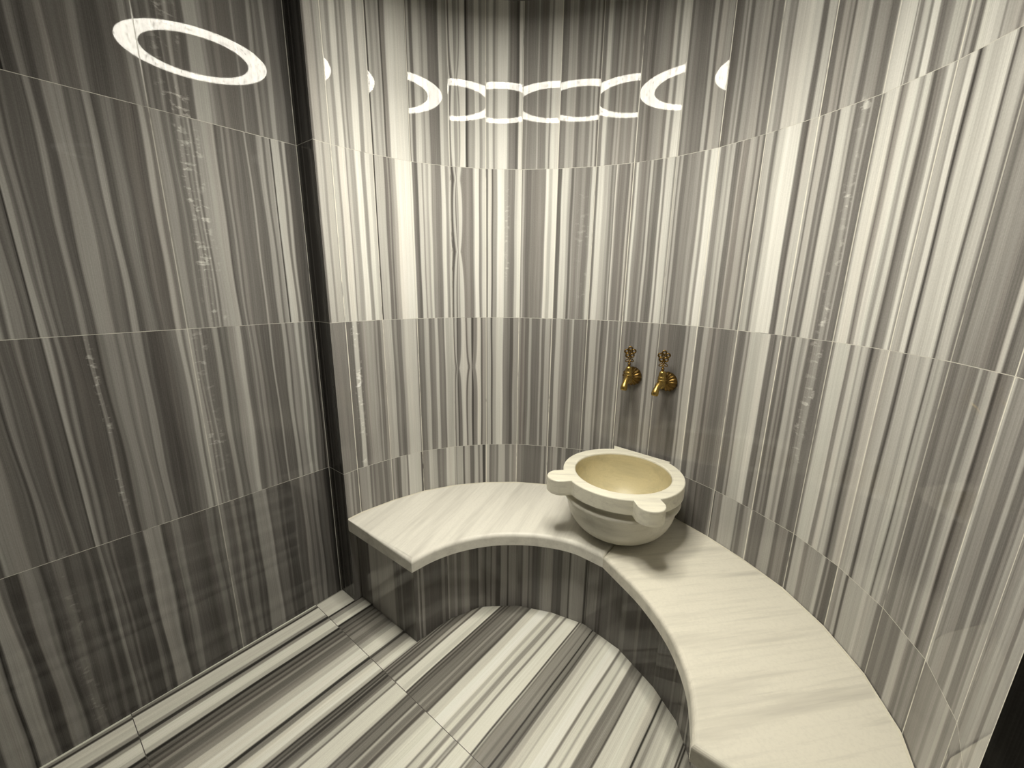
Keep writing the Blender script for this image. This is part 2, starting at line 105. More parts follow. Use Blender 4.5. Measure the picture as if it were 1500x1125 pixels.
def banded_marble(name, rough=.09, gain=1.0, tint=(1, 1, 1), spec=.3):
    m, nt, p = new_mat(name)
    uv = N(nt, 'ShaderNodeAttribute', attribute_name='bandco').outputs['Vector']
    tone = N(nt, 'ShaderNodeAttribute', attribute_name='tone').outputs['Fac']
    grout = N(nt, 'ShaderNodeAttribute', attribute_name='grout').outputs['Fac']
    def scaled(sx, sy, sz=1):
        v = N(nt, 'ShaderNodeVectorMath', operation='MULTIPLY'); v.inputs[1].default_value = (sx, sy, sz)
        nt.links.new(uv, v.inputs[0]); return v.outputs[0]
    fine = noise(nt, scaled(560, 2.0), 1.0, 3, .65)          # hair-thin lines in the bands
    mid = noise(nt, scaled(90, .8), 1.0, 3, .6)
    grain = noise(nt, scaled(260, 260), 1.0, 2, .6)
    cloud = noise(nt, scaled(9, 2.2), 1.0, 3, .55)
    t = math_node(nt, 'ADD', tone, math_node(nt, 'MULTIPLY', math_node(nt, 'SUBTRACT', fine, .5), 2.2))
    t = math_node(nt, 'ADD', t, math_node(nt, 'MULTIPLY', math_node(nt, 'SUBTRACT', mid, .5), 1.7))
    t = math_node(nt, 'ADD', t, math_node(nt, 'MULTIPLY', math_node(nt, 'SUBTRACT', grain, .5), .9))
    t = math_node(nt, 'ADD', t, math_node(nt, 'MULTIPLY', math_node(nt, 'SUBTRACT', cloud, .5), .7))
    # chalky dashes and flecks on the bands that carry them
    chalk = N(nt, 'ShaderNodeAttribute', attribute_name='chalk').outputs['Fac']
    dash = math_node(nt, 'MULTIPLY', math_node(nt, 'SUBTRACT', noise(nt, scaled(34, 62), 1.0, 3, .6), .54, True), 13, True)
    gaps = math_node(nt, 'MULTIPLY', math_node(nt, 'SUBTRACT', noise(nt, scaled(20, 8, 2), 1.0, 2), .42, True), 6, True)
    t = math_node(nt, 'ADD', t, math_node(nt, 'MULTIPLY', math_node(nt, 'MULTIPLY', math_node(nt, 'MULTIPLY', dash, gaps), chalk), 1.9))
    pit = math_node(nt, 'MULTIPLY', math_node(nt, 'SUBTRACT', noise(nt, scaled(170, 120, 5), 1.0, 2), .74, True), 12, True)
    t = math_node(nt, 'SUBTRACT', t, math_node(nt, 'MULTIPLY', pit, 1.4))
    f = math_node(nt, 'DIVIDE', t, 10, clamp=True)
    stops = []
    for k in (0, 1, 2, 3, 4, 5, 6, 7, 8, 9, 10):
        y = tone_lin(k) * gain
        # dark bands lean brown, pale bands lean cream
        w = min(1, max(0, (k - 3) / 5))
        cr = (1.045 * (1 - w) + 1.01 * w, .985 * (1 - w) + 1.0 * w, .935 * (1 - w) + .945 * w)
        stops.append((k / 10, tuple(min(.9, y * cr[i] * tint[i]) for i in range(3))))
    col = ramp(nt, f, stops)
    hue = noise(nt, scaled(34, .5), 1.0, 2)
    col = mix_rgb(nt, math_node(nt, 'MULTIPLY', math_node(nt, 'SUBTRACT', hue, .5, True), 1.5, True), col, (.93, .975, .94), 'MULTIPLY')
    hue2 = noise(nt, scaled(23, .4, 3), 1.0, 2)
    col = mix_rgb(nt, math_node(nt, 'MULTIPLY', math_node(nt, 'SUBTRACT', hue2, .5, True), 1.6, True), col, (1.0, .93, .90), 'MULTIPLY')
    brk = noise(nt, scaled(7, 7), 1.0, 3, .7)
    gmask = math_node(nt, 'MULTIPLY', grout, math_node(nt, 'MULTIPLY', math_node(nt, 'SUBTRACT', brk, .30, True), 7.0, True))
    col = mix_rgb(nt, gmask, col, (.86, .84, .75))
    nt.links.new(col, p.inputs['Base Color'])
    rg = math_node(nt, 'ADD', rough, math_node(nt, 'MULTIPLY', math_node(nt, 'SUBTRACT', grain, .5), .03))
    rg = math_node(nt, 'ADD', rg, math_node(nt, 'MULTIPLY', gmask, .5))
    nt.links.new(rg, p.inputs['Roughness'])
    p.inputs['IOR'].default_value = 1.5
    dull = math_node(nt, 'MULTIPLY', math_node(nt, 'SUBTRACT', noise(nt, scaled(130, 60, 9), 1.0, 4, .7), .54, True), 6, True)
    nt.links.new(math_node(nt, 'SUBTRACT', spec, math_node(nt, 'MULTIPLY', dull, spec * .82)), p.inputs['Specular IOR Level'])
    return m

def white_marble(name, base=(.74, .72, .64), vein=(.47, .45, .41), direction=0.0, scale=1.0, rough=.22, amount=.6):
    m, nt, p = new_mat(name)
    tc = N(nt, 'ShaderNodeTexCoord').outputs['Object']
    mp = N(nt, 'ShaderNodeMapping'); mp.inputs['Rotation'].default_value = (0, 0, -direction)
    nt.links.new(tc, mp.inputs['Vector'])
    def scaled(sx, sy, sz):
        v = N(nt, 'ShaderNodeVectorMath', operation='MULTIPLY'); v.inputs[1].default_value = (sx * scale, sy * scale, sz * scale)
        nt.links.new(mp.outputs[0], v.inputs[0]); return v.outputs[0]
    a = noise(nt, scaled(1.6, 20, 20), 1.0, 4, .62)
    b = noise(nt, scaled(4, 75, 75), 1.0, 4, .65)
    g = noise(nt, scaled(160, 160, 160), 1.0, 2, .6)
    k = math_node(nt, 'ADD', math_node(nt, 'MULTIPLY', math_node(nt, 'SUBTRACT', a, .47, True), 3.4), math_node(nt, 'MULTIPLY', math_node(nt, 'SUBTRACT', b, .5, True), 1.7))
    k = math_node(nt, 'MULTIPLY', k, amount, True)
    col = mix_rgb(nt, k, base, vein)
    col = mix_rgb(nt, math_node(nt, 'MULTIPLY', math_node(nt, 'SUBTRACT', g, .45, True), 1.2), col, tuple(q * .82 for q in base))
    nt.links.new(col, p.inputs['Base Color'])
    nt.links.new(math_node(nt, 'ADD', rough, math_node(nt, 'MULTIPLY', math_node(nt, 'SUBTRACT', g, .5), .15)), p.inputs['Roughness'])
    return m

def plain(name, col, rough=.6, metal=0.0, var=.08, vscale=40):
    m, nt, p = new_mat(name)
    tc = N(nt, 'ShaderNodeTexCoord').outputs['Object']
    n = noise(nt, tc, vscale, 4)
    c = mix_rgb(nt, n, tuple(min(1, q * (1 - var)) for q in col), tuple(min(1, q * (1 + var)) for q in col))
    nt.links.new(c, p.inputs['Base Color'])
    p.inputs['Roughness'].default_value = rough; p.inputs['Metallic'].default_value = metal
    return m

def brass(name, col, rough):
    m, nt, p = new_mat(name)
    tc = N(nt, 'ShaderNodeTexCoord').outputs['Object']
    n = noise(nt, tc, 120, 4)
    c = mix_rgb(nt, n, tuple(q * .62 for q in col), col)
    nt.links.new(c, p.inputs['Base Color'])
    p.inputs['Metallic'].default_value = 1; nt.links.new(math_node(nt, 'ADD', rough, math_node(nt, 'MULTIPLY', n, .12)), p.inputs['Roughness'])
    return m

def emitter(name, col, strength):
    m, nt, p = new_mat(name)
    p.inputs['Base Color'].default_value = (.8, .8, .75, 1)
    p.inputs['Emission Color'].default_value = (*col, 1); p.inputs['Emission Strength'].default_value = strength
    return m

M_WALL = banded_marble('banded grey marble', .022)
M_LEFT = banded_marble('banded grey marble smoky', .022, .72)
M_FLOOR = banded_marble('banded floor marble', .16, 1.2, (1, 1, .94))
M_RISER = banded_marble('banded riser marble', .1, 1.25)
M_DARK = banded_marble('dark banded marble with painted shade', .07, .5)  # dark stone, its colour also holding the shade of faces turned off the lamp
M_SLAB_L = white_marble('white bench marble', base=(.78, .76, .69), vein=(.44, .42, .38), direction=math.radians(106), scale=.9, amount=.55)
M_SLAB_R = white_marble('white bench marble angled', base=(.74, .71, .615), vein=(.42, .40, .35), direction=math.radians(48), scale=.95, amount=.68)
M_BASIN = white_marble('white basin marble', base=(.76, .735, .62), vein=(.50, .47, .40), direction=.6, scale=2.4, rough=.3, amount=.75)
M_BOWL = white_marble('grey white basin marble', base=(.62, .60, .52), vein=(.42, .40, .34), direction=.4, scale=1.8, rough=.32, amount=.7)
M_INNER = white_marble('basin marble with painted bounce tint', base=(.60, .53, .33), vein=(.40, .36, .23), direction=.2, scale=1.3, rough=.4, amount=.6)  # yellow light bouncing inside the bowl is put into this stone colour
M_CEIL = plain('ceiling paint', (.16, .155, .14), .7)
M_BRASS = brass('aged brass', (.43, .30, .095), .28)
M_BRASS2 = brass('dark aged brass', (.20, .125, .04), .3)
M_LAMP = emitter('glowing diffuser', (1.0, .95, .83), 40.0)
M_FRAME = plain('lamp frame metal', (.7, .69, .66), .4)
M_GROUT = plain('pale mortar', (.66, .63, .52), .85)

# ------------------------------------------------------------------ mesh helpers
def link(name, me, parent=None):
    o = bpy.data.objects.new(name, me); C.objects.link(o)
    if parent: o.parent = parent
    return o

def bm_obj(name, bm, mat, parent=None, smooth=False, loc=None):
    bmesh.ops.recalc_face_normals(bm, faces=bm.faces)
    me = bpy.data.meshes.new(name); bm.to_mesh(me); bm.free()
    me.materials.append(mat)
    if smooth:
        for f in me.polygons: f.use_smooth = True
    o = link(name, me, parent)
    if loc: o.location = loc
    return o

def thing(name, label, cat, loc=(0, 0, 0), rotz=0, group=None):
    o = bpy.data.objects.new(name, None); C.objects.link(o); o.empty_display_size = .05
    o.location = loc; o.rotation_euler = (0, 0, rotz)
    o['label'] = label; o['category'] = cat
    if group: o['group'] = group
    return o

class Banded:
    """one mesh of marble strips; carries tone / grout / band coordinates on its points"""
    def __init__(self): self.v = []; self.f = []; self.tone = []; self.gr = []; self.co = []; self.chalk = []
    def grid(self, cols, zs, place, tones, grs, cos, chalk=()):
        b = len(self.v); nz = len(zs)
        for i in range(len(cols)):
            for j, z in enumerate(zs):
                self.v.append(place(i, j)); self.tone.append(tones[i]); self.gr.append(grs[i]); self.co.append((cos(i), z, 0)); self.chalk.append(max([0] + [k for a, c, z0, z1, k in chalk if a <= cols[i][0] <= c and z0 <= z <= z1]))
        for i in range(len(cols) - 1):
            for j in range(nz - 1):
                p = b + i * nz + j
                self.f.append((p, p + nz, p + nz + 1, p + 1))
    def obj(self, name, mat, parent=None, flip=False):
        me = bpy.data.meshes.new(name)
        me.from_pydata(self.v, [], [tuple(reversed(q)) for q in self.f] if flip else self.f)
        for nm, arr in (('tone', self.tone), ('grout', self.gr), ('chalk', self.chalk)):
            at = me.attributes.new(nm, 'FLOAT', 'POINT'); at.data.foreach_set('value', arr)
        at = me.attributes.new('bandco', 'FLOAT_VECTOR', 'POINT'); at.data.foreach_set('vector', [q for c in self.co for q in c])
        me.materials.append(mat); me.update()
        return link(name, me, parent)

def polyline(V):
    cum = [0]
    for a, b in zip(V, V[1:]): cum.append(cum[-1] + math.dist(a, b))
    def at(s):
        s = max(0, min(cum[-1], s))
        for i in range(len(V) - 1):
            if s <= cum[i + 1] or i == len(V) - 2:
                u = (s - cum[i]) / (cum[i + 1] - cum[i]); return (V[i][0] + u * (V[i + 1][0] - V[i][0]), V[i][1] + u * (V[i + 1][1] - V[i][1]))
    return cum, at

def columns(bands, s0, s1, seams=(), grout=.0015, strengths=None):
    """band list -> sorted list of (s, tone, grout)"""
    b = [q for q in bands if s0 < q[0] < s1]
    first = [q for q in bands if q[0] <= s0]
    t_prev = first[-1][1] if first else (b[0][1] if b else 5)
    ev = []; segs = [(s0, t_prev)] + b
    pts = [(s0, t_prev)]
    for i in range(1, len(segs)):
        g0 = segs[i][0] - segs[i - 1][0]; g1 = (segs[i + 1][0] if i + 1 < len(segs) else s1) - segs[i][0]
        w0 = min(.0026, g0 * .36); w1 = min(.0026, g1 * .36)
        pts.append((segs[i][0] - w0, segs[i - 1][1])); pts.append((segs[i][0] + w1, segs[i][1]))
    pts.append((s1, segs[-1][1]))
    def tone_at(s):
        for (a, ta), (c, tc) in zip(pts, pts[1:]):
            if a <= s <= c: return ta if c == a else ta + (tc - ta) * (s - a) / (c - a)
        return pts[-1][1]
    out = [(s, t, 0.0) for s, t in pts]
    for k, sm in enumerate(seams):
        if not s0 <= sm <= s1: continue
        g = 1.0 if strengths is None else strengths[k % len(strengths)]
        out = [q for q in out if abs(q[0] - sm) > grout * 1.5]
        for d, gg in ((-grout * 1.4, 0), (-grout * .5, g), (0, g), (grout * .5, g), (grout * 1.4, 0)):
            if s0 <= sm + d <= s1: out.append((sm + d, tone_at(sm + d), gg))
    out.sort()
    return out

def sway(s, z, free):
    return free * (.0008 * math.sin(7 * z + 31 * s) + .0006 * math.sin(17 * z + 57 * s + 2))

def wall_rows(bd, V, rowdefs, seams, pinches=(), nz=14, swayk=1.0, seam_strength=(1, .7, .9, .5, 1, .8), chalk=()):
    cum, at = polyline(V)
    for z0, z1, bands in rowdefs:
        cols = columns(bands, 0, cum[-1], seams, strengths=[q * .9 for q in seam_strength])
        n = nz
        zs = [z0 + .0007 + (z1 - z0 - .0014) * j / n for j in range(n + 1)]
        def place(i, j):
            s, t, g = cols[i]; z = zs[j]
            d = min(abs(s - q) for q in list(seams) + [0, cum[-1]])
            free = min(1, max(0, (d - .0014) / .012)) * swayk
            ss = s + sway(s, z, free)
            for ps, pz, ph, pw, amt in pinches:
                q = abs(s - ps)
                if q < pw and abs(z - pz) < .3:
                    k = amt * math.exp(-abs(z - pz) / ph) * (1 - (q / pw) ** 2) * min(1, d / .004)
                    ss += (ps - ss) * k
            x, y = at(ss); return (x, y, z)
        bd.grid(cols, zs, place, [c[1] for c in cols], [c[2] for c in cols], lambda i: cols[i][0] + z0 * 3.1, chalk)
    # thin mortar line between two rows
    for (z0, z1, bands) in rowdefs[:-1]:
        pts = sorted(set([0, cum[-1]] + list(cum)))
        cols = [(s, 6.5, 1.0) for s in pts]
        zz = [z1 - .0007, z1 + .0007]
        bd.grid(cols, zz, lambda i, j: (*at(cols[i][0]), zz[j]), [4.6] * len(cols), [.62] * len(cols), lambda i: cols[i][0] * 1.0)

# ------------------------------------------------------------------ room shell
cumw, atw = polyline(WALL)
R = {k: unpack(s) for k, s in ROWS.items()}
wl = cumw[-1]
bd = Banded()
k4 = cumw[4]
pin = [(k4 + .030, 1.474, .09, .040, .95), (k4 + .027, 1.752, .07, .038, .9), (k4 + .018, .972, .05, .03, .95), (k4 + .080, .978, .05, .034, .9), (k4 + .026, 2.11, .08, .036, .9)]
wall_rows(bd, WALL, [(0, J3, extend(R['r4'], 0, wl, 11)), (J3, J2, extend(R['r3'], 0, wl, 21)), (J2, J1, extend(R['r2'], 0, wl, 31)), (J1, CEIL, extend(R['r1'], 0, wl, 41))],
          cumw[1:-1], pin, nz=48,
          chalk=[(1.970, 1.995, 1.22, 1.80, 1), (1.962, 1.992, .80, 1.19, 1), (.083, .116, .6, 1.19, 1.2), (.744, .764, 1.35, 1.75, .6), (1.05, 1.10, 1.25, 1.7, .35)])
o = bd.obj('wall_back', M_WALL, flip=False); o['kind'] = 'structure'

# left wall: flat, panels 0.307 m wide, running back past the camera
L = [(LEFT_X, ROOM_BACK), (LEFT_X, 0.0)]
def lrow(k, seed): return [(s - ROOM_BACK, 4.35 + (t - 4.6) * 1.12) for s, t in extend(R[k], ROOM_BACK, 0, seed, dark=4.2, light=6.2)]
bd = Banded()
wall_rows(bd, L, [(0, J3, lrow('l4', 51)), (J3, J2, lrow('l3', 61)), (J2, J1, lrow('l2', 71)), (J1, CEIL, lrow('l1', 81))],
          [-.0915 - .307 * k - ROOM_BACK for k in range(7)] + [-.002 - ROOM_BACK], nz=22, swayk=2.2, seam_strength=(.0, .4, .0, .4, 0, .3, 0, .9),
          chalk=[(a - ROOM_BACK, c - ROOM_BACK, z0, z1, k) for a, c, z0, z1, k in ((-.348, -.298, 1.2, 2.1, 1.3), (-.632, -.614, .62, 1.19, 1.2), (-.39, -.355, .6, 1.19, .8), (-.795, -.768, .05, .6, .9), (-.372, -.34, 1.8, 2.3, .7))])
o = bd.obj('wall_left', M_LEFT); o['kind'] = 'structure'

# narrow dark pier face between the left wall and the niche, and its twin on the right
def pier(name, x0, x1, y, seed, mat):
    bd = Banded()
    V = [(x0, y), (x1, y)]; w = x1 - x0
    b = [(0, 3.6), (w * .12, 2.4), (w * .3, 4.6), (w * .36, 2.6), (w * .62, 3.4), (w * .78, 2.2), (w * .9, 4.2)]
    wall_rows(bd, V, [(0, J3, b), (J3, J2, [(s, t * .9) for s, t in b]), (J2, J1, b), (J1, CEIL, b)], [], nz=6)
    o = bd.obj(name, mat); o['kind'] = 'structure'; return o
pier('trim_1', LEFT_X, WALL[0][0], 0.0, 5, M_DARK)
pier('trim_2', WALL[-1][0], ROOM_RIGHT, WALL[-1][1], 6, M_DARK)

def random_wall(name, V, seed):
    bd = Banded(); cum, _ = polyline(V)
    wall_rows(bd, V, [(a, b, random_bands(0, cum[-1], seed + i)) for i, (a, b) in enumerate(((0, J3), (J3, J2), (J2, J1), (J1, CEIL)))],
              [.307 * k for k in range(1, int(cum[-1] / .307) + 1)], nz=3)
    o = bd.obj(name, M_LEFT); o['kind'] = 'structure'; return o
random_wall('wall_right', [(ROOM_RIGHT, WALL[-1][1]), (ROOM_RIGHT, ROOM_BACK)], 300)
random_wall('wall_front', [(ROOM_RIGHT, ROOM_BACK), (LEFT_X, ROOM_BACK)], 400)

# floor: 0.6 m deep tiles, bands running into the niche
bd = Banded()
fx0, fx1 = LEFT_X, ROOM_RIGHT
def floor_band(y0, y1, bands, n):
    cols = columns(bands, fx0, fx1)
    ys = [y0 + (y1 - y0) * j / n for j in range(n + 1)]
    def place(i, j):
        s, y = cols[i][0], ys[j]
        fr = 1 if 0 < i < len(cols) - 1 else 0
        return (s + fr * (.0011 * math.sin(6 * y + 23 * s) + .0006 * math.sin(19 * y + 41 * s)), y, 0)
    bd.grid(cols, ys, place, [c[1] for c in cols], [0] * len(cols), lambda i: cols[i][0] + 11)
def floor_joint(y):
    cols = [(fx0, 0, 0), (fx1, 0, 0)]
    ys = [y - .0011, y + .0011]
    bd.grid(cols, ys, lambda i, j: (cols[i][0], ys[j], 0), [2.4, 2.4], [0, 0], lambda i: i * 2.0)
deep = lambda b: [(q, t if t > 5.8 else max(.8, t - .6)) for q, t in b]
fa = extend(deep(R['fa']), fx0, fx1, 91, dark=4.4, light=7.6); fb = extend(deep(R['fb']), fx0, fx1, 95, dark=4.4, light=7.6)
JY = [-.1205, -.7213, -1.3221]
floor_band(JY[0] + .0011, .92, fa, 12); floor_joint(JY[0])
floor_band(JY[1] + .0011, JY[0] - .0011, fb, 10); floor_joint(JY[1])
floor_band(JY[2] + .0011, JY[1] - .0011, [(s + .004, t) for s, t in fb], 8); floor_joint(JY[2])
floor_band(ROOM_BACK, JY[2] - .0011, [(s - .003, t) for s, t in fa], 6)
o = bd.obj('floor', M_FLOOR, flip=False); o['kind'] = 'structure'

bm = bmesh.new()
vs = [bm.verts.new(q) for q in ((LEFT_X, ROOM_BACK, CEIL), (ROOM_RIGHT, ROOM_BACK, CEIL), (ROOM_RIGHT, .95, CEIL), (LEFT_X, .95, CEIL))]
bm.faces.new(vs)
g = bmesh.ops.extrude_face_region(bm, geom=list(bm.faces))
for e in g['geom']:
    if isinstance(e, bmesh.types.BMVert): e.co.z += .08
o = bm_obj('ceiling', bm, M_CEIL); o['kind'] = 'structure'

# ------------------------------------------------------------------ bench
def catmull(P, n=8):
    out = []
    for i in range(len(P) - 1):
        p0 = P[i - 1] if i else (2 * P[0][0] - P[1][0], 2 * P[0][1] - P[1][1])
        p1, p2 = P[i], P[i + 1]
        p3 = P[i + 2] if i + 2 < len(P) else (2 * p2[0] - p1[0], 2 * p2[1] - p1[1])
        for k in range(n):
            t = k / n
            out.append(tuple(.5 * ((2 * p1[d]) + (-p0[d] + p2[d]) * t + (2 * p0[d] - 5 * p1[d] + 4 * p2[d] - p3[d]) * t * t + (-p0[d] + 3 * p1[d] - 3 * p2[d] + p3[d]) * t ** 3) for d in (0, 1)))
    out.append(P[-1]); return out

front_l = catmull([(-.431, -.002), (-.420, .09), (-.388, .185), (-.33, .280), (-.25, .360), (-.15, .424), (-.045, .459), (.0740, .457)])
front_r = catmull([(.0742, .457), (.134, .426), (.254, .360), (.37, .265), (.45, .157), (.49, .059), (.5055, -.002)])
G = .0012   # the slab stops this far from the wall strips
def inset_wall(i):
    x, y = WALL[i]; d = math.hypot(x, y - .05); return (x - x / d * G, y - (y - .05) / d * G)
back_all = [inset_wall(i) for i in range(len(WALL))]

def slab_mesh(outline, round_edges, top=BENCH_Z, th=SLAB, r=.014, seg=5):
    """outline: closed CCW list; round_edges: set of point indices that lie on the bull-nosed front"""
    n = len(outline)
    nrm = []
    for i in range(n):
        a, b, c = outline[i - 1], outline[i], outline[(i + 1) % n]
        def en(p, q):
            dx, dy = q[0] - p[0], q[1] - p[1]; l = math.hypot(dx, dy) or 1; return (dy / l, -dx / l)
        n1, n2 = en(a, b), en(b, c); x, y = n1[0] + n2[0], n1[1] + n2[1]; l = math.hypot(x, y) or 1
        k = 1 / max(.55, (l / 2)); nrm.append((x / l * k, y / l * k))
    rings = []
    for z, off, isr in [(-th, .004, 1), (-th + .004, 0, 1)] + [(-r + r * math.sin(q * PI / 2 / seg), r - r * math.cos(q * PI / 2 / seg), 1) for q in range(seg + 1)]:
        ring = []
        for i in range(n):
            rr = 1.0 if i in round_edges else .12
            ring.append((outline[i][0] - nrm[i][0] * off * rr, outline[i][1] - nrm[i][1] * off * rr, top + (z if z <= -th + .004 else z * rr)))
        rings.append(ring)
    bm = bmesh.new(); vv = [[bm.verts.new(p) for p in ring] for ring in rings]
    for a, b in zip(vv, vv[1:]):
        for i in range(n): bm.faces.new((a[i], a[(i + 1) % n], b[(i + 1) % n], b[i]))
    bm.faces.new(list(reversed(vv[0]))); bm.faces.new(vv[-1])
    bmesh.ops.triangulate(bm, faces=[f for f in bm.faces if len(f.verts) > 4])
    return bm

bench = thing('curved_bench', 'curved white marble bench built along the round niche wall over a banded marble base', 'bench', (0, .45, 0))
BO = Vector((0, .45, 0))
def shift_bm(bm):
    for q in bm.verts: q.co -= BO
    return bm
# left slab: from left end to the joint under the basin
jx = .0741
back_l = [(x, y) for x, y in back_all if x < jx - .02]
yb = .8930
ol = [(-.8405, -.002)] + front_l + [(jx - .0001, yb - .0025)] + list(reversed(back_l[1:]))
rl = set(range(1, 1 + len(front_l)))
o = bm_obj('seat_slab', shift_bm(slab_mesh(ol, rl)), M_SLAB_L, bench)
o['label'] = 'left seat slab with faint grey veins running toward the wall'
back_r = [(x, y) for x, y in back_all[:-1] if x > jx]
cut = [(x, y) for x, y in back_r if y > -.002]
orr = front_r + [(.8608, -.002)] + list(reversed(cut)) + [(jx + .0001, yb - .0025)]
rr_ = set(range(0, len(front_r)))
o = bm_obj('seat_slab', shift_bm(slab_mesh(orr, rr_)), M_SLAB_R, bench)
o['label'] = 'right seat slab with faint slanting grey veins'
# mortar bead where the slabs meet the wall
bm = bmesh.new()
bl = [(x * .9975, y * .9975) for x, y in WALL if y > -.005] + [(.859, -.002)]
prev = None
for i, (x, y) in enumerate(bl):
    d = math.hypot(x, y - .05); ux, uy = x / d, (y - .05) / d
    wv = .0035 + .0014 * math.sin(i * 2.3)
    row = [bm.verts.new((x - ux * wv, y - uy * wv, BENCH_Z + .0003)), bm.verts.new((x - ux * wv * .4, y - uy * wv * .4, BENCH_Z + .0022)), bm.verts.new((x + ux * .0002, y + uy * .0002, BENCH_Z + .0032))]
    if prev:
        for k in (0, 1): bm.faces.new((prev[k], row[k], row[k + 1], prev[k + 1]))
    prev = row
o = bm_obj('trim_3', bm, M_GROUT); o['kind'] = 'structure'
# banded riser
bd = Banded()
hz = BENCH_Z - SLAB
RV = [(x, y - .45) for x, y in RISER]
wall_rows(bd, RV, [(0, hz, extend(R['ris'], 0, polyline(RV)[0][-1], 121, dark=3, light=4.8))], polyline(RV)[0][1:-1], nz=6, seam_strength=(.25, 0, .1, 0))
bd.obj('riser', M_RISER, bench)
bd = Banded()
EV = [(-.8428, .033 - .45), (RISER[0][0], .033 - .45)]
wall_rows(bd, EV, [(0, hz, extend(R['end'], 0, .374, 131, dark=3, light=5))], [], nz=4)
bd.obj('end_panel', M_RISER, bench)
bd = Banded()
EV = [(RISER[-1][0], .033 - .45), (.8695, .033 - .45)]
wall_rows(bd, EV, [(0, hz, random_bands(0, .38, 133, dark=3, light=5))], [], nz=4)
bd.obj('end_panel', M_RISER, bench)

# ------------------------------------------------------------------ basin
BX, BY = .0385, .6545
basin = thing('wash_basin', 'round white marble wash basin with two rounded lugs standing on the bench', 'basin', (BX, BY, BENCH_Z))
RO, RI, RH, BAND = .226, .179, .249, .058
def rim_outline():
    pts = []
    lugs = (math.radians(-131), math.radians(-45))
    n = 240
    for i in range(n):
        a = 2 * PI * i / n - PI
        r = RO
        ux, uy = math.cos(a), math.sin(a)
        for lg in lugs:     # union with a lug circle
            cx, cy = .250 * math.cos(lg), .250 * math.sin(lg); rl = .0485
            b = ux * cx + uy * cy; disc = b * b - (cx * cx + cy * cy - rl * rl)
            if disc > 0: r = max(r, b + math.sqrt(disc))
        # square back: a straight edge with two short horns
        if uy > 0:
            rb = .2180 / max(.2, uy + .07 * ux)
            if -.146 <= ux * rb <= .118: r = rb
        pts.append((a, r))
    return pts
po = rim_outline()
bm = bmesh.new(); rings = []
def ring(scale_fn, z):
    return [bm.verts.new((scale_fn(r) * math.cos(a), scale_fn(r) * math.sin(a), z)) for a, r in po]
e = .004
rings.append(ring(lambda r: RO - .035, RH - BAND))
rings.append(ring(lambda r: max(RO - .02, r - e), RH - BAND))
rings.append(ring(lambda r: r, RH - BAND + e))
rings.append(ring(lambda r: r, RH - e))
rings.append(ring(lambda r: r - e * .3, RH - e * .3))
rings.append(ring(lambda r: r - e, RH))
rings.append(ring(lambda r: RI + .006, RH))
rings.append(ring(lambda r: RI + .0015, RH - .002))
rings.append(ring(lambda r: RI, RH - .007))
n = len(po)
for a, b in zip(rings, rings[1:]):
    for i in range(n): bm.faces.new((a[i], a[(i + 1) % n], b[(i + 1) % n], b[i]))
o = bm_obj('rim', bm, M_BASIN, basin)
o['label'] = 'flat marble rim with two lugs and a square back edge'

def lathe(prof, seg=64, bm=None):
    bm = bm or bmesh.new(); R_ = []
    for r, z in prof:
        if r < 1e-5: R_.append([bm.verts.new((0, 0, z))])
        else: R_.append([bm.verts.new((r * math.cos(2 * PI * k / seg), r * math.sin(2 * PI * k / seg), z)) for k in range(seg)])
    for a, b in zip(R_, R_[1:]):
        for k in range(seg):
            k2 = (k + 1) % seg
            if len(a) == 1 and len(b) == 1: continue
            if len(a) == 1: bm.faces.new((a[0], b[k2], b[k]))
            elif len(b) == 1: bm.faces.new((a[k], a[k2], b[0]))
            else: bm.faces.new((a[k], a[k2], b[k2], b[k]))
    return bm
prof = [(0, 0), (.066, 0), (.074, .0015)]
for k in range(1, 13):
    t = k / 12 * PI / 2 * .86
    prof.append((.074 + (.207 - .074) * math.sin(t) ** .9, .0015 + .142 * (1 - math.cos(t)) * 1.02))
prof += [(.2085, .1445), (.214, .1475), (.2185, .152), (.2205, .1575), (.2195, .163), (.2155, .167), (.2095, .169), (.204, .1715), (.2015, .176), (.2015, .182), (.205, .1875), (.212, .1915)]
bm_obj('bowl', lathe(prof, 96), M_BOWL, basin, smooth=True)
pin_ = [(RI - .0003, RH - .007), (RI - .0015, RH - .02)]
for k in range(1, 15):
    t = k / 15 * PI / 2
    pin_.append((RI * math.cos(t) ** .62 if t < PI / 2 else 0, RH - .02 - .168 * math.sin(t)))
pin_ += [(.03, RH - .1885), (0, RH - .189)]
bm_obj('inner_bowl', lathe(pin_, 96), M_INNER, basin, smooth=True)

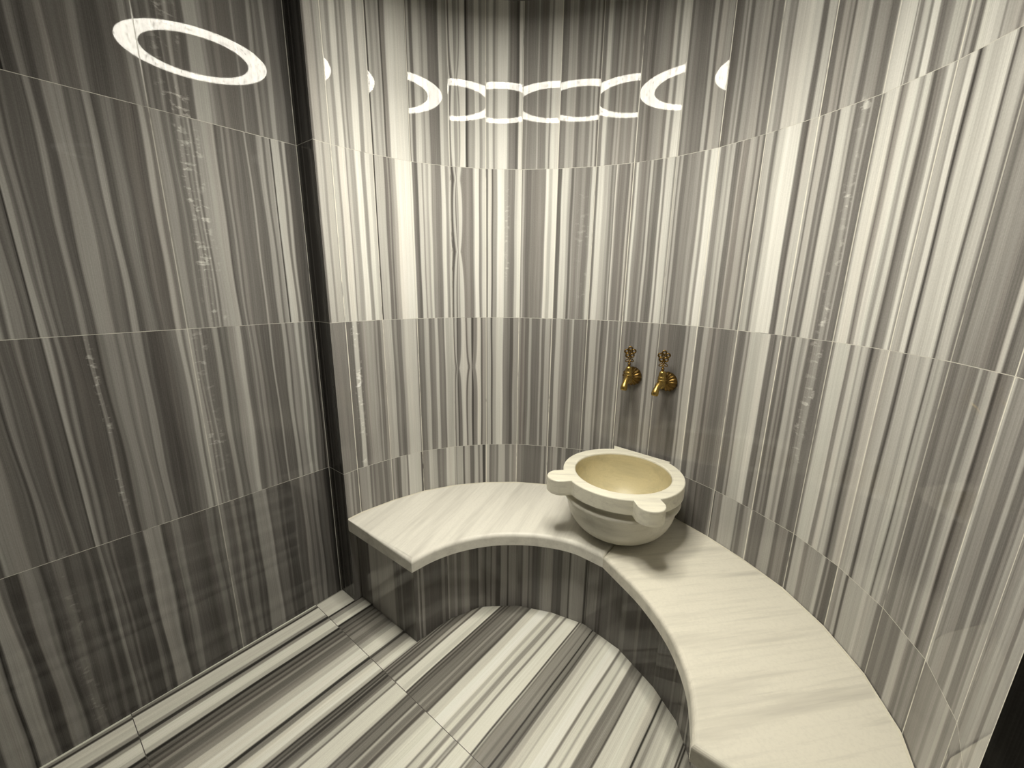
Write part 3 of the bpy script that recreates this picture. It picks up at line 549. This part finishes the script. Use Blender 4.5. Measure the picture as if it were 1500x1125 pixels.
# ------------------------------------------------------------------ taps
def tube(bm, path, radii, seg=12):
    prev = None; up = Vector((.13, .97, .21))
    for i, p in enumerate(path):
        p = Vector(p); d = (Vector(path[min(i + 1, len(path) - 1)]) - Vector(path[max(i - 1, 0)])).normalized()
        u = d.cross(up).normalized(); w = d.cross(u)
        r = radii[i] if hasattr(radii, '__len__') else radii
        row = [bm.verts.new(p + (u * math.cos(2 * PI * k / seg) + w * math.sin(2 * PI * k / seg)) * r) for k in range(seg)]
        if prev:
            for k in range(seg): bm.faces.new((prev[k], prev[(k + 1) % seg], row[(k + 1) % seg], row[k]))
        else: bm.faces.new(list(reversed(row)))
        prev = row
    bm.faces.new(prev)
    return bm
def ring_tube(bm, c, ra, rb, r, seg=18, rs=8, rot=0.0):
    """an oval ring lying in the local x-z plane"""
    rows = []
    for i in range(seg):
        a = 2 * PI * i / seg
        x, z = ra * math.cos(a), rb * math.sin(a)
        x, z = x * math.cos(rot) - z * math.sin(rot), x * math.sin(rot) + z * math.cos(rot)
        nx, nz = math.cos(a + rot), math.sin(a + rot)
        rows.append([bm.verts.new((c[0] + x + nx * r * math.cos(2 * PI * k / rs), c[1] + r * .8 * math.sin(2 * PI * k / rs), c[2] + z + nz * r * math.cos(2 * PI * k / rs))) for k in range(rs)])
    for i in range(seg):
        a, b = rows[i], rows[(i + 1) % seg]
        for k in range(rs): bm.faces.new((a[k], b[k], b[(k + 1) % rs], a[(k + 1) % rs]))

def make_tap(label, loc, rotz, handle_turn):
    # local frame: -y points out of the wall, x along it
    t = thing('brass_tap', label, 'tap', loc, rotz, 'brass taps over the basin')
    # fluted wall plate
    bm = bmesh.new(); prev = None; seg = 80
    for r, d, fl in ((.039, 0, 0), (.0395, .003, .002), (.038, .008, .0034), (.034, .014, .004), (.027, .019, .0034), (.018, .0225, .0018), (.011, .0245, .0003), (.009, .026, 0)):
        row = []
        for k in range(seg):
            a = 2 * PI * k / seg; q = r + fl * (abs(math.cos(8 * a)) * 2 - 1.2)
            row.append(bm.verts.new((q * math.cos(a), -d - fl * .6 * (abs(math.cos(8 * a)) - .5), q * math.sin(a))))
        if prev:
            for k in range(seg): bm.faces.new((prev[k], prev[(k + 1) % seg], row[(k + 1) % seg], row[k]))
        prev = row
    bm.faces.new(prev)
    bm_obj('wall_plate', bm, M_BRASS2, t, smooth=True)['label'] = 'fluted round wall plate'
    # body: neck from plate, upright ringed barrel
    D = .056
    bm = bmesh.new()
    tube(bm, [(0, -.02, 0), (0, -.034, .001), (0, -D, .002)], [.009, .0105, .011], 16)
    pr = [(0, -.022), (.009, -.0215), (.0142, -.015), (.0162, -.004), (.0162, .004), (.0146, .0095), (.0168, .0112), (.0168, .0142), (.0142, .016), (.0146, .021), (.0156, .0228), (.0156, .0252), (.0134, .027), (.0128, .034), (.0118, .042), (.0092, .048), (.006, .050), (0, .0505)]
    b2 = lathe(pr, 28)
    for q in b2.verts: q.co.y -= D
    me = bpy.data.meshes.new('tmp'); b2.to_mesh(me); b2.free(); bm.from_mesh(me); bpy.data.meshes.remove(me)
    bm_obj('body', bm, M_BRASS, t, smooth=True)
    # spout: short thick downward nose with a flared ribbed lip
    bm = bmesh.new()
    path = []; rad = []
    for k in range(9):
        q = k / 8
        path.append((0, -D - .006 - .042 * math.sin(q * PI / 2 * .9), .000 - .034 * (1 - math.cos(q * PI / 2)) - .008 * q))
        rad.append((.0135, .0138, .0128, .0118, .0112, .0118, .0134, .0140, .0115)[k])
    tube(bm, path, rad, 20)
    bm_obj('spout', bm, M_BRASS, t, smooth=True)
    # spindle
    b2 = lathe([(0, .049), (.0052, .049), (.0052, .056), (.0068, .0575), (.0068, .061), (.004, .0625), (0, .063)], 18)
    for q in b2.verts: q.co.y -= D
    bm_obj('spindle', b2, M_BRASS2, t, smooth=True)
    # pierced flower handle
    bm = bmesh.new()
    zc = .1045
    for ang in (90, 18, 162, -54, 234):
        a = math.radians(ang); ring_tube(bm, (.0145 * math.cos(a), 0, zc + .0145 * math.sin(a)), .0066, .0066, .0031)
    for ang in (54, 126, 198, 342, 270):
        a = math.radians(ang); ring_tube(bm, (.0062 * math.cos(a), 0, zc + .0062 * math.sin(a)), .0034, .0034, .0021, 12, 6)
    ring_tube(bm, (0, 0, zc - .0215), .0035, .0045, .0022, 14)
    for sgn in (-1, 1):   # leaf pair
        ring_tube(bm, (sgn * .0075, 0, zc - .0305), .0085, .0042, .0019, 16, 6, rot=sgn * -.55)
        tube(bm, [(sgn * .0035, 0, zc - .0285), (sgn * .0025, 0, zc - .037), (0, 0, zc - .0415)], [.0018, .0024, .003], 8)
    tube(bm, [(0, 0, zc - .0455), (0, 0, zc - .040), (0, 0, zc - .036)], [.0042, .0036, .0022], 10)
    h = bm_obj('handle', bm, M_BRASS2, t, smooth=True, loc=(0, -D, 0))
    h.rotation_euler = (0, 0, handle_turn)
    for q in h.data.vertices: q.co.x *= 1.06; q.co.y *= 1.2; q.co.z = .063 + (q.co.z - .063) * 1.06
    h['label'] = 'pierced flower shaped handle'
    return t
def facet_angle(i):
    a, b = WALL[i], WALL[i + 1]; return math.atan2(b[1] - a[1], b[0] - a[0])
make_tap('left brass tap with pierced flower handle on the wall above the basin', (-.0482, .8893, .9723), facet_angle(9), .5)
make_tap('right brass tap with pierced flower handle on the wall above the basin', (.0998, .8906, .9707), facet_angle(10), .62)

# ------------------------------------------------------------------ ring lamp in the ceiling
LX_, LY_, LZ = -.0254, .0359, 2.3346
lamp = thing('ring_lamp', 'glowing ring lamp on the ceiling, seen mirrored in the polished marble walls', 'lamp', (LX_, LY_, LZ))
LRO, LRI = .2794, .203
def annulus(r0, r1, z, seg=128):
    bm = bmesh.new()
    a = [bm.verts.new((r0 * math.cos(2 * PI * k / seg), r0 * math.sin(2 * PI * k / seg), z)) for k in range(seg)]
    b = [bm.verts.new((r1 * math.cos(2 * PI * k / seg), r1 * math.sin(2 * PI * k / seg), z)) for k in range(seg)]
    for k in range(seg): bm.faces.new((a[k], a[(k + 1) % seg], b[(k + 1) % seg], b[k]))
    return bm
bm = annulus(LRI, LRO, 0)
for f in bm.faces: f.normal_flip()
me = bpy.data.meshes.new('diffuser'); bm.normal_update(); bm.to_mesh(me); bm.free(); me.materials.append(M_LAMP)
link('diffuser', me, lamp)
def band_wall(r, z0, z1, bm, seg=128):
    a = [bm.verts.new((r * math.cos(2 * PI * k / seg), r * math.sin(2 * PI * k / seg), z0)) for k in range(seg)]
    b = [bm.verts.new((r * math.cos(2 * PI * k / seg), r * math.sin(2 * PI * k / seg), z1)) for k in range(seg)]
    for k in range(seg): bm.faces.new((a[k], a[(k + 1) % seg], b[(k + 1) % seg], b[k]))
bm = bmesh.new()
for r in (LRI - .003, LRI - .0005, LRO + .0005, LRO + .003): band_wall(r, -.001, CEIL - LZ, bm)
bm_obj('frame', bm, M_FRAME, lamp)

# added area lights under the diffuser, sending extra light down to bench and floor
NL = 20
for k in range(NL):
    ld = bpy.data.lights.new('ring_fill_light', 'AREA'); ld.shape = 'DISK'; ld.size = .07; ld.spread = math.radians(SPREAD)
    ld.energy = FILL_W / NL; ld.color = (1.0, .95, .825)
    lo = bpy.data.objects.new('ring_fill_light', ld); C.objects.link(lo); lo.parent = lamp
    a = 2 * PI * k / NL; rm = (LRI + LRO) / 2
    lo.location = (rm * math.cos(a), rm * math.sin(a), -.0015)

# ------------------------------------------------------------------ world, camera, colour management
w = bpy.data.worlds.new('World'); bpy.context.scene.world = w; w.use_nodes = True
w.node_tree.nodes['Background'].inputs[0].default_value = (.02, .02, .018, 1)
w.node_tree.nodes['Background'].inputs[1].default_value = .2

cd = bpy.data.cameras.new('camera'); cam = bpy.data.objects.new('camera', cd); C.objects.link(cam)
right = Vector((0.77746, 0.62883, 0.011104)); up = Vector((-0.161549, 0.182606, 0.969823)); fwd = Vector((-0.607831, 0.755792, -0.243556))
right.normalize(); fwd.normalize(); up = right.cross(fwd).normalized(); right = fwd.cross(up).normalized()
cam.matrix_world = Matrix(((right.x, up.x, -fwd.x, .6142), (right.y, up.y, -fwd.y, -.77391), (right.z, up.z, -fwd.z, 1.34118), (0, 0, 0, 1)))
cd.sensor_width = 36; cd.lens = 606.2122 / 1500 * 36; cd.sensor_fit = 'HORIZONTAL'
cd.shift_x = 6.218 / 1500; cd.shift_y = 6.27 / 1500
cd.clip_start = .01
S_ = bpy.context.scene
S_.camera = cam
S_.view_settings.view_transform = 'Standard'; S_.view_settings.look = 'None'
S_.view_settings.gamma = 1; S_.view_settings.use_curve_mapping = False
S_.view_settings.exposure = -0.1
try:
    S_.cycles.max_bounces = 10; S_.cycles.diffuse_bounces = 6; S_.cycles.glossy_bounces = 5
    S_.cycles.sample_clamp_indirect = 8
except Exception: pass
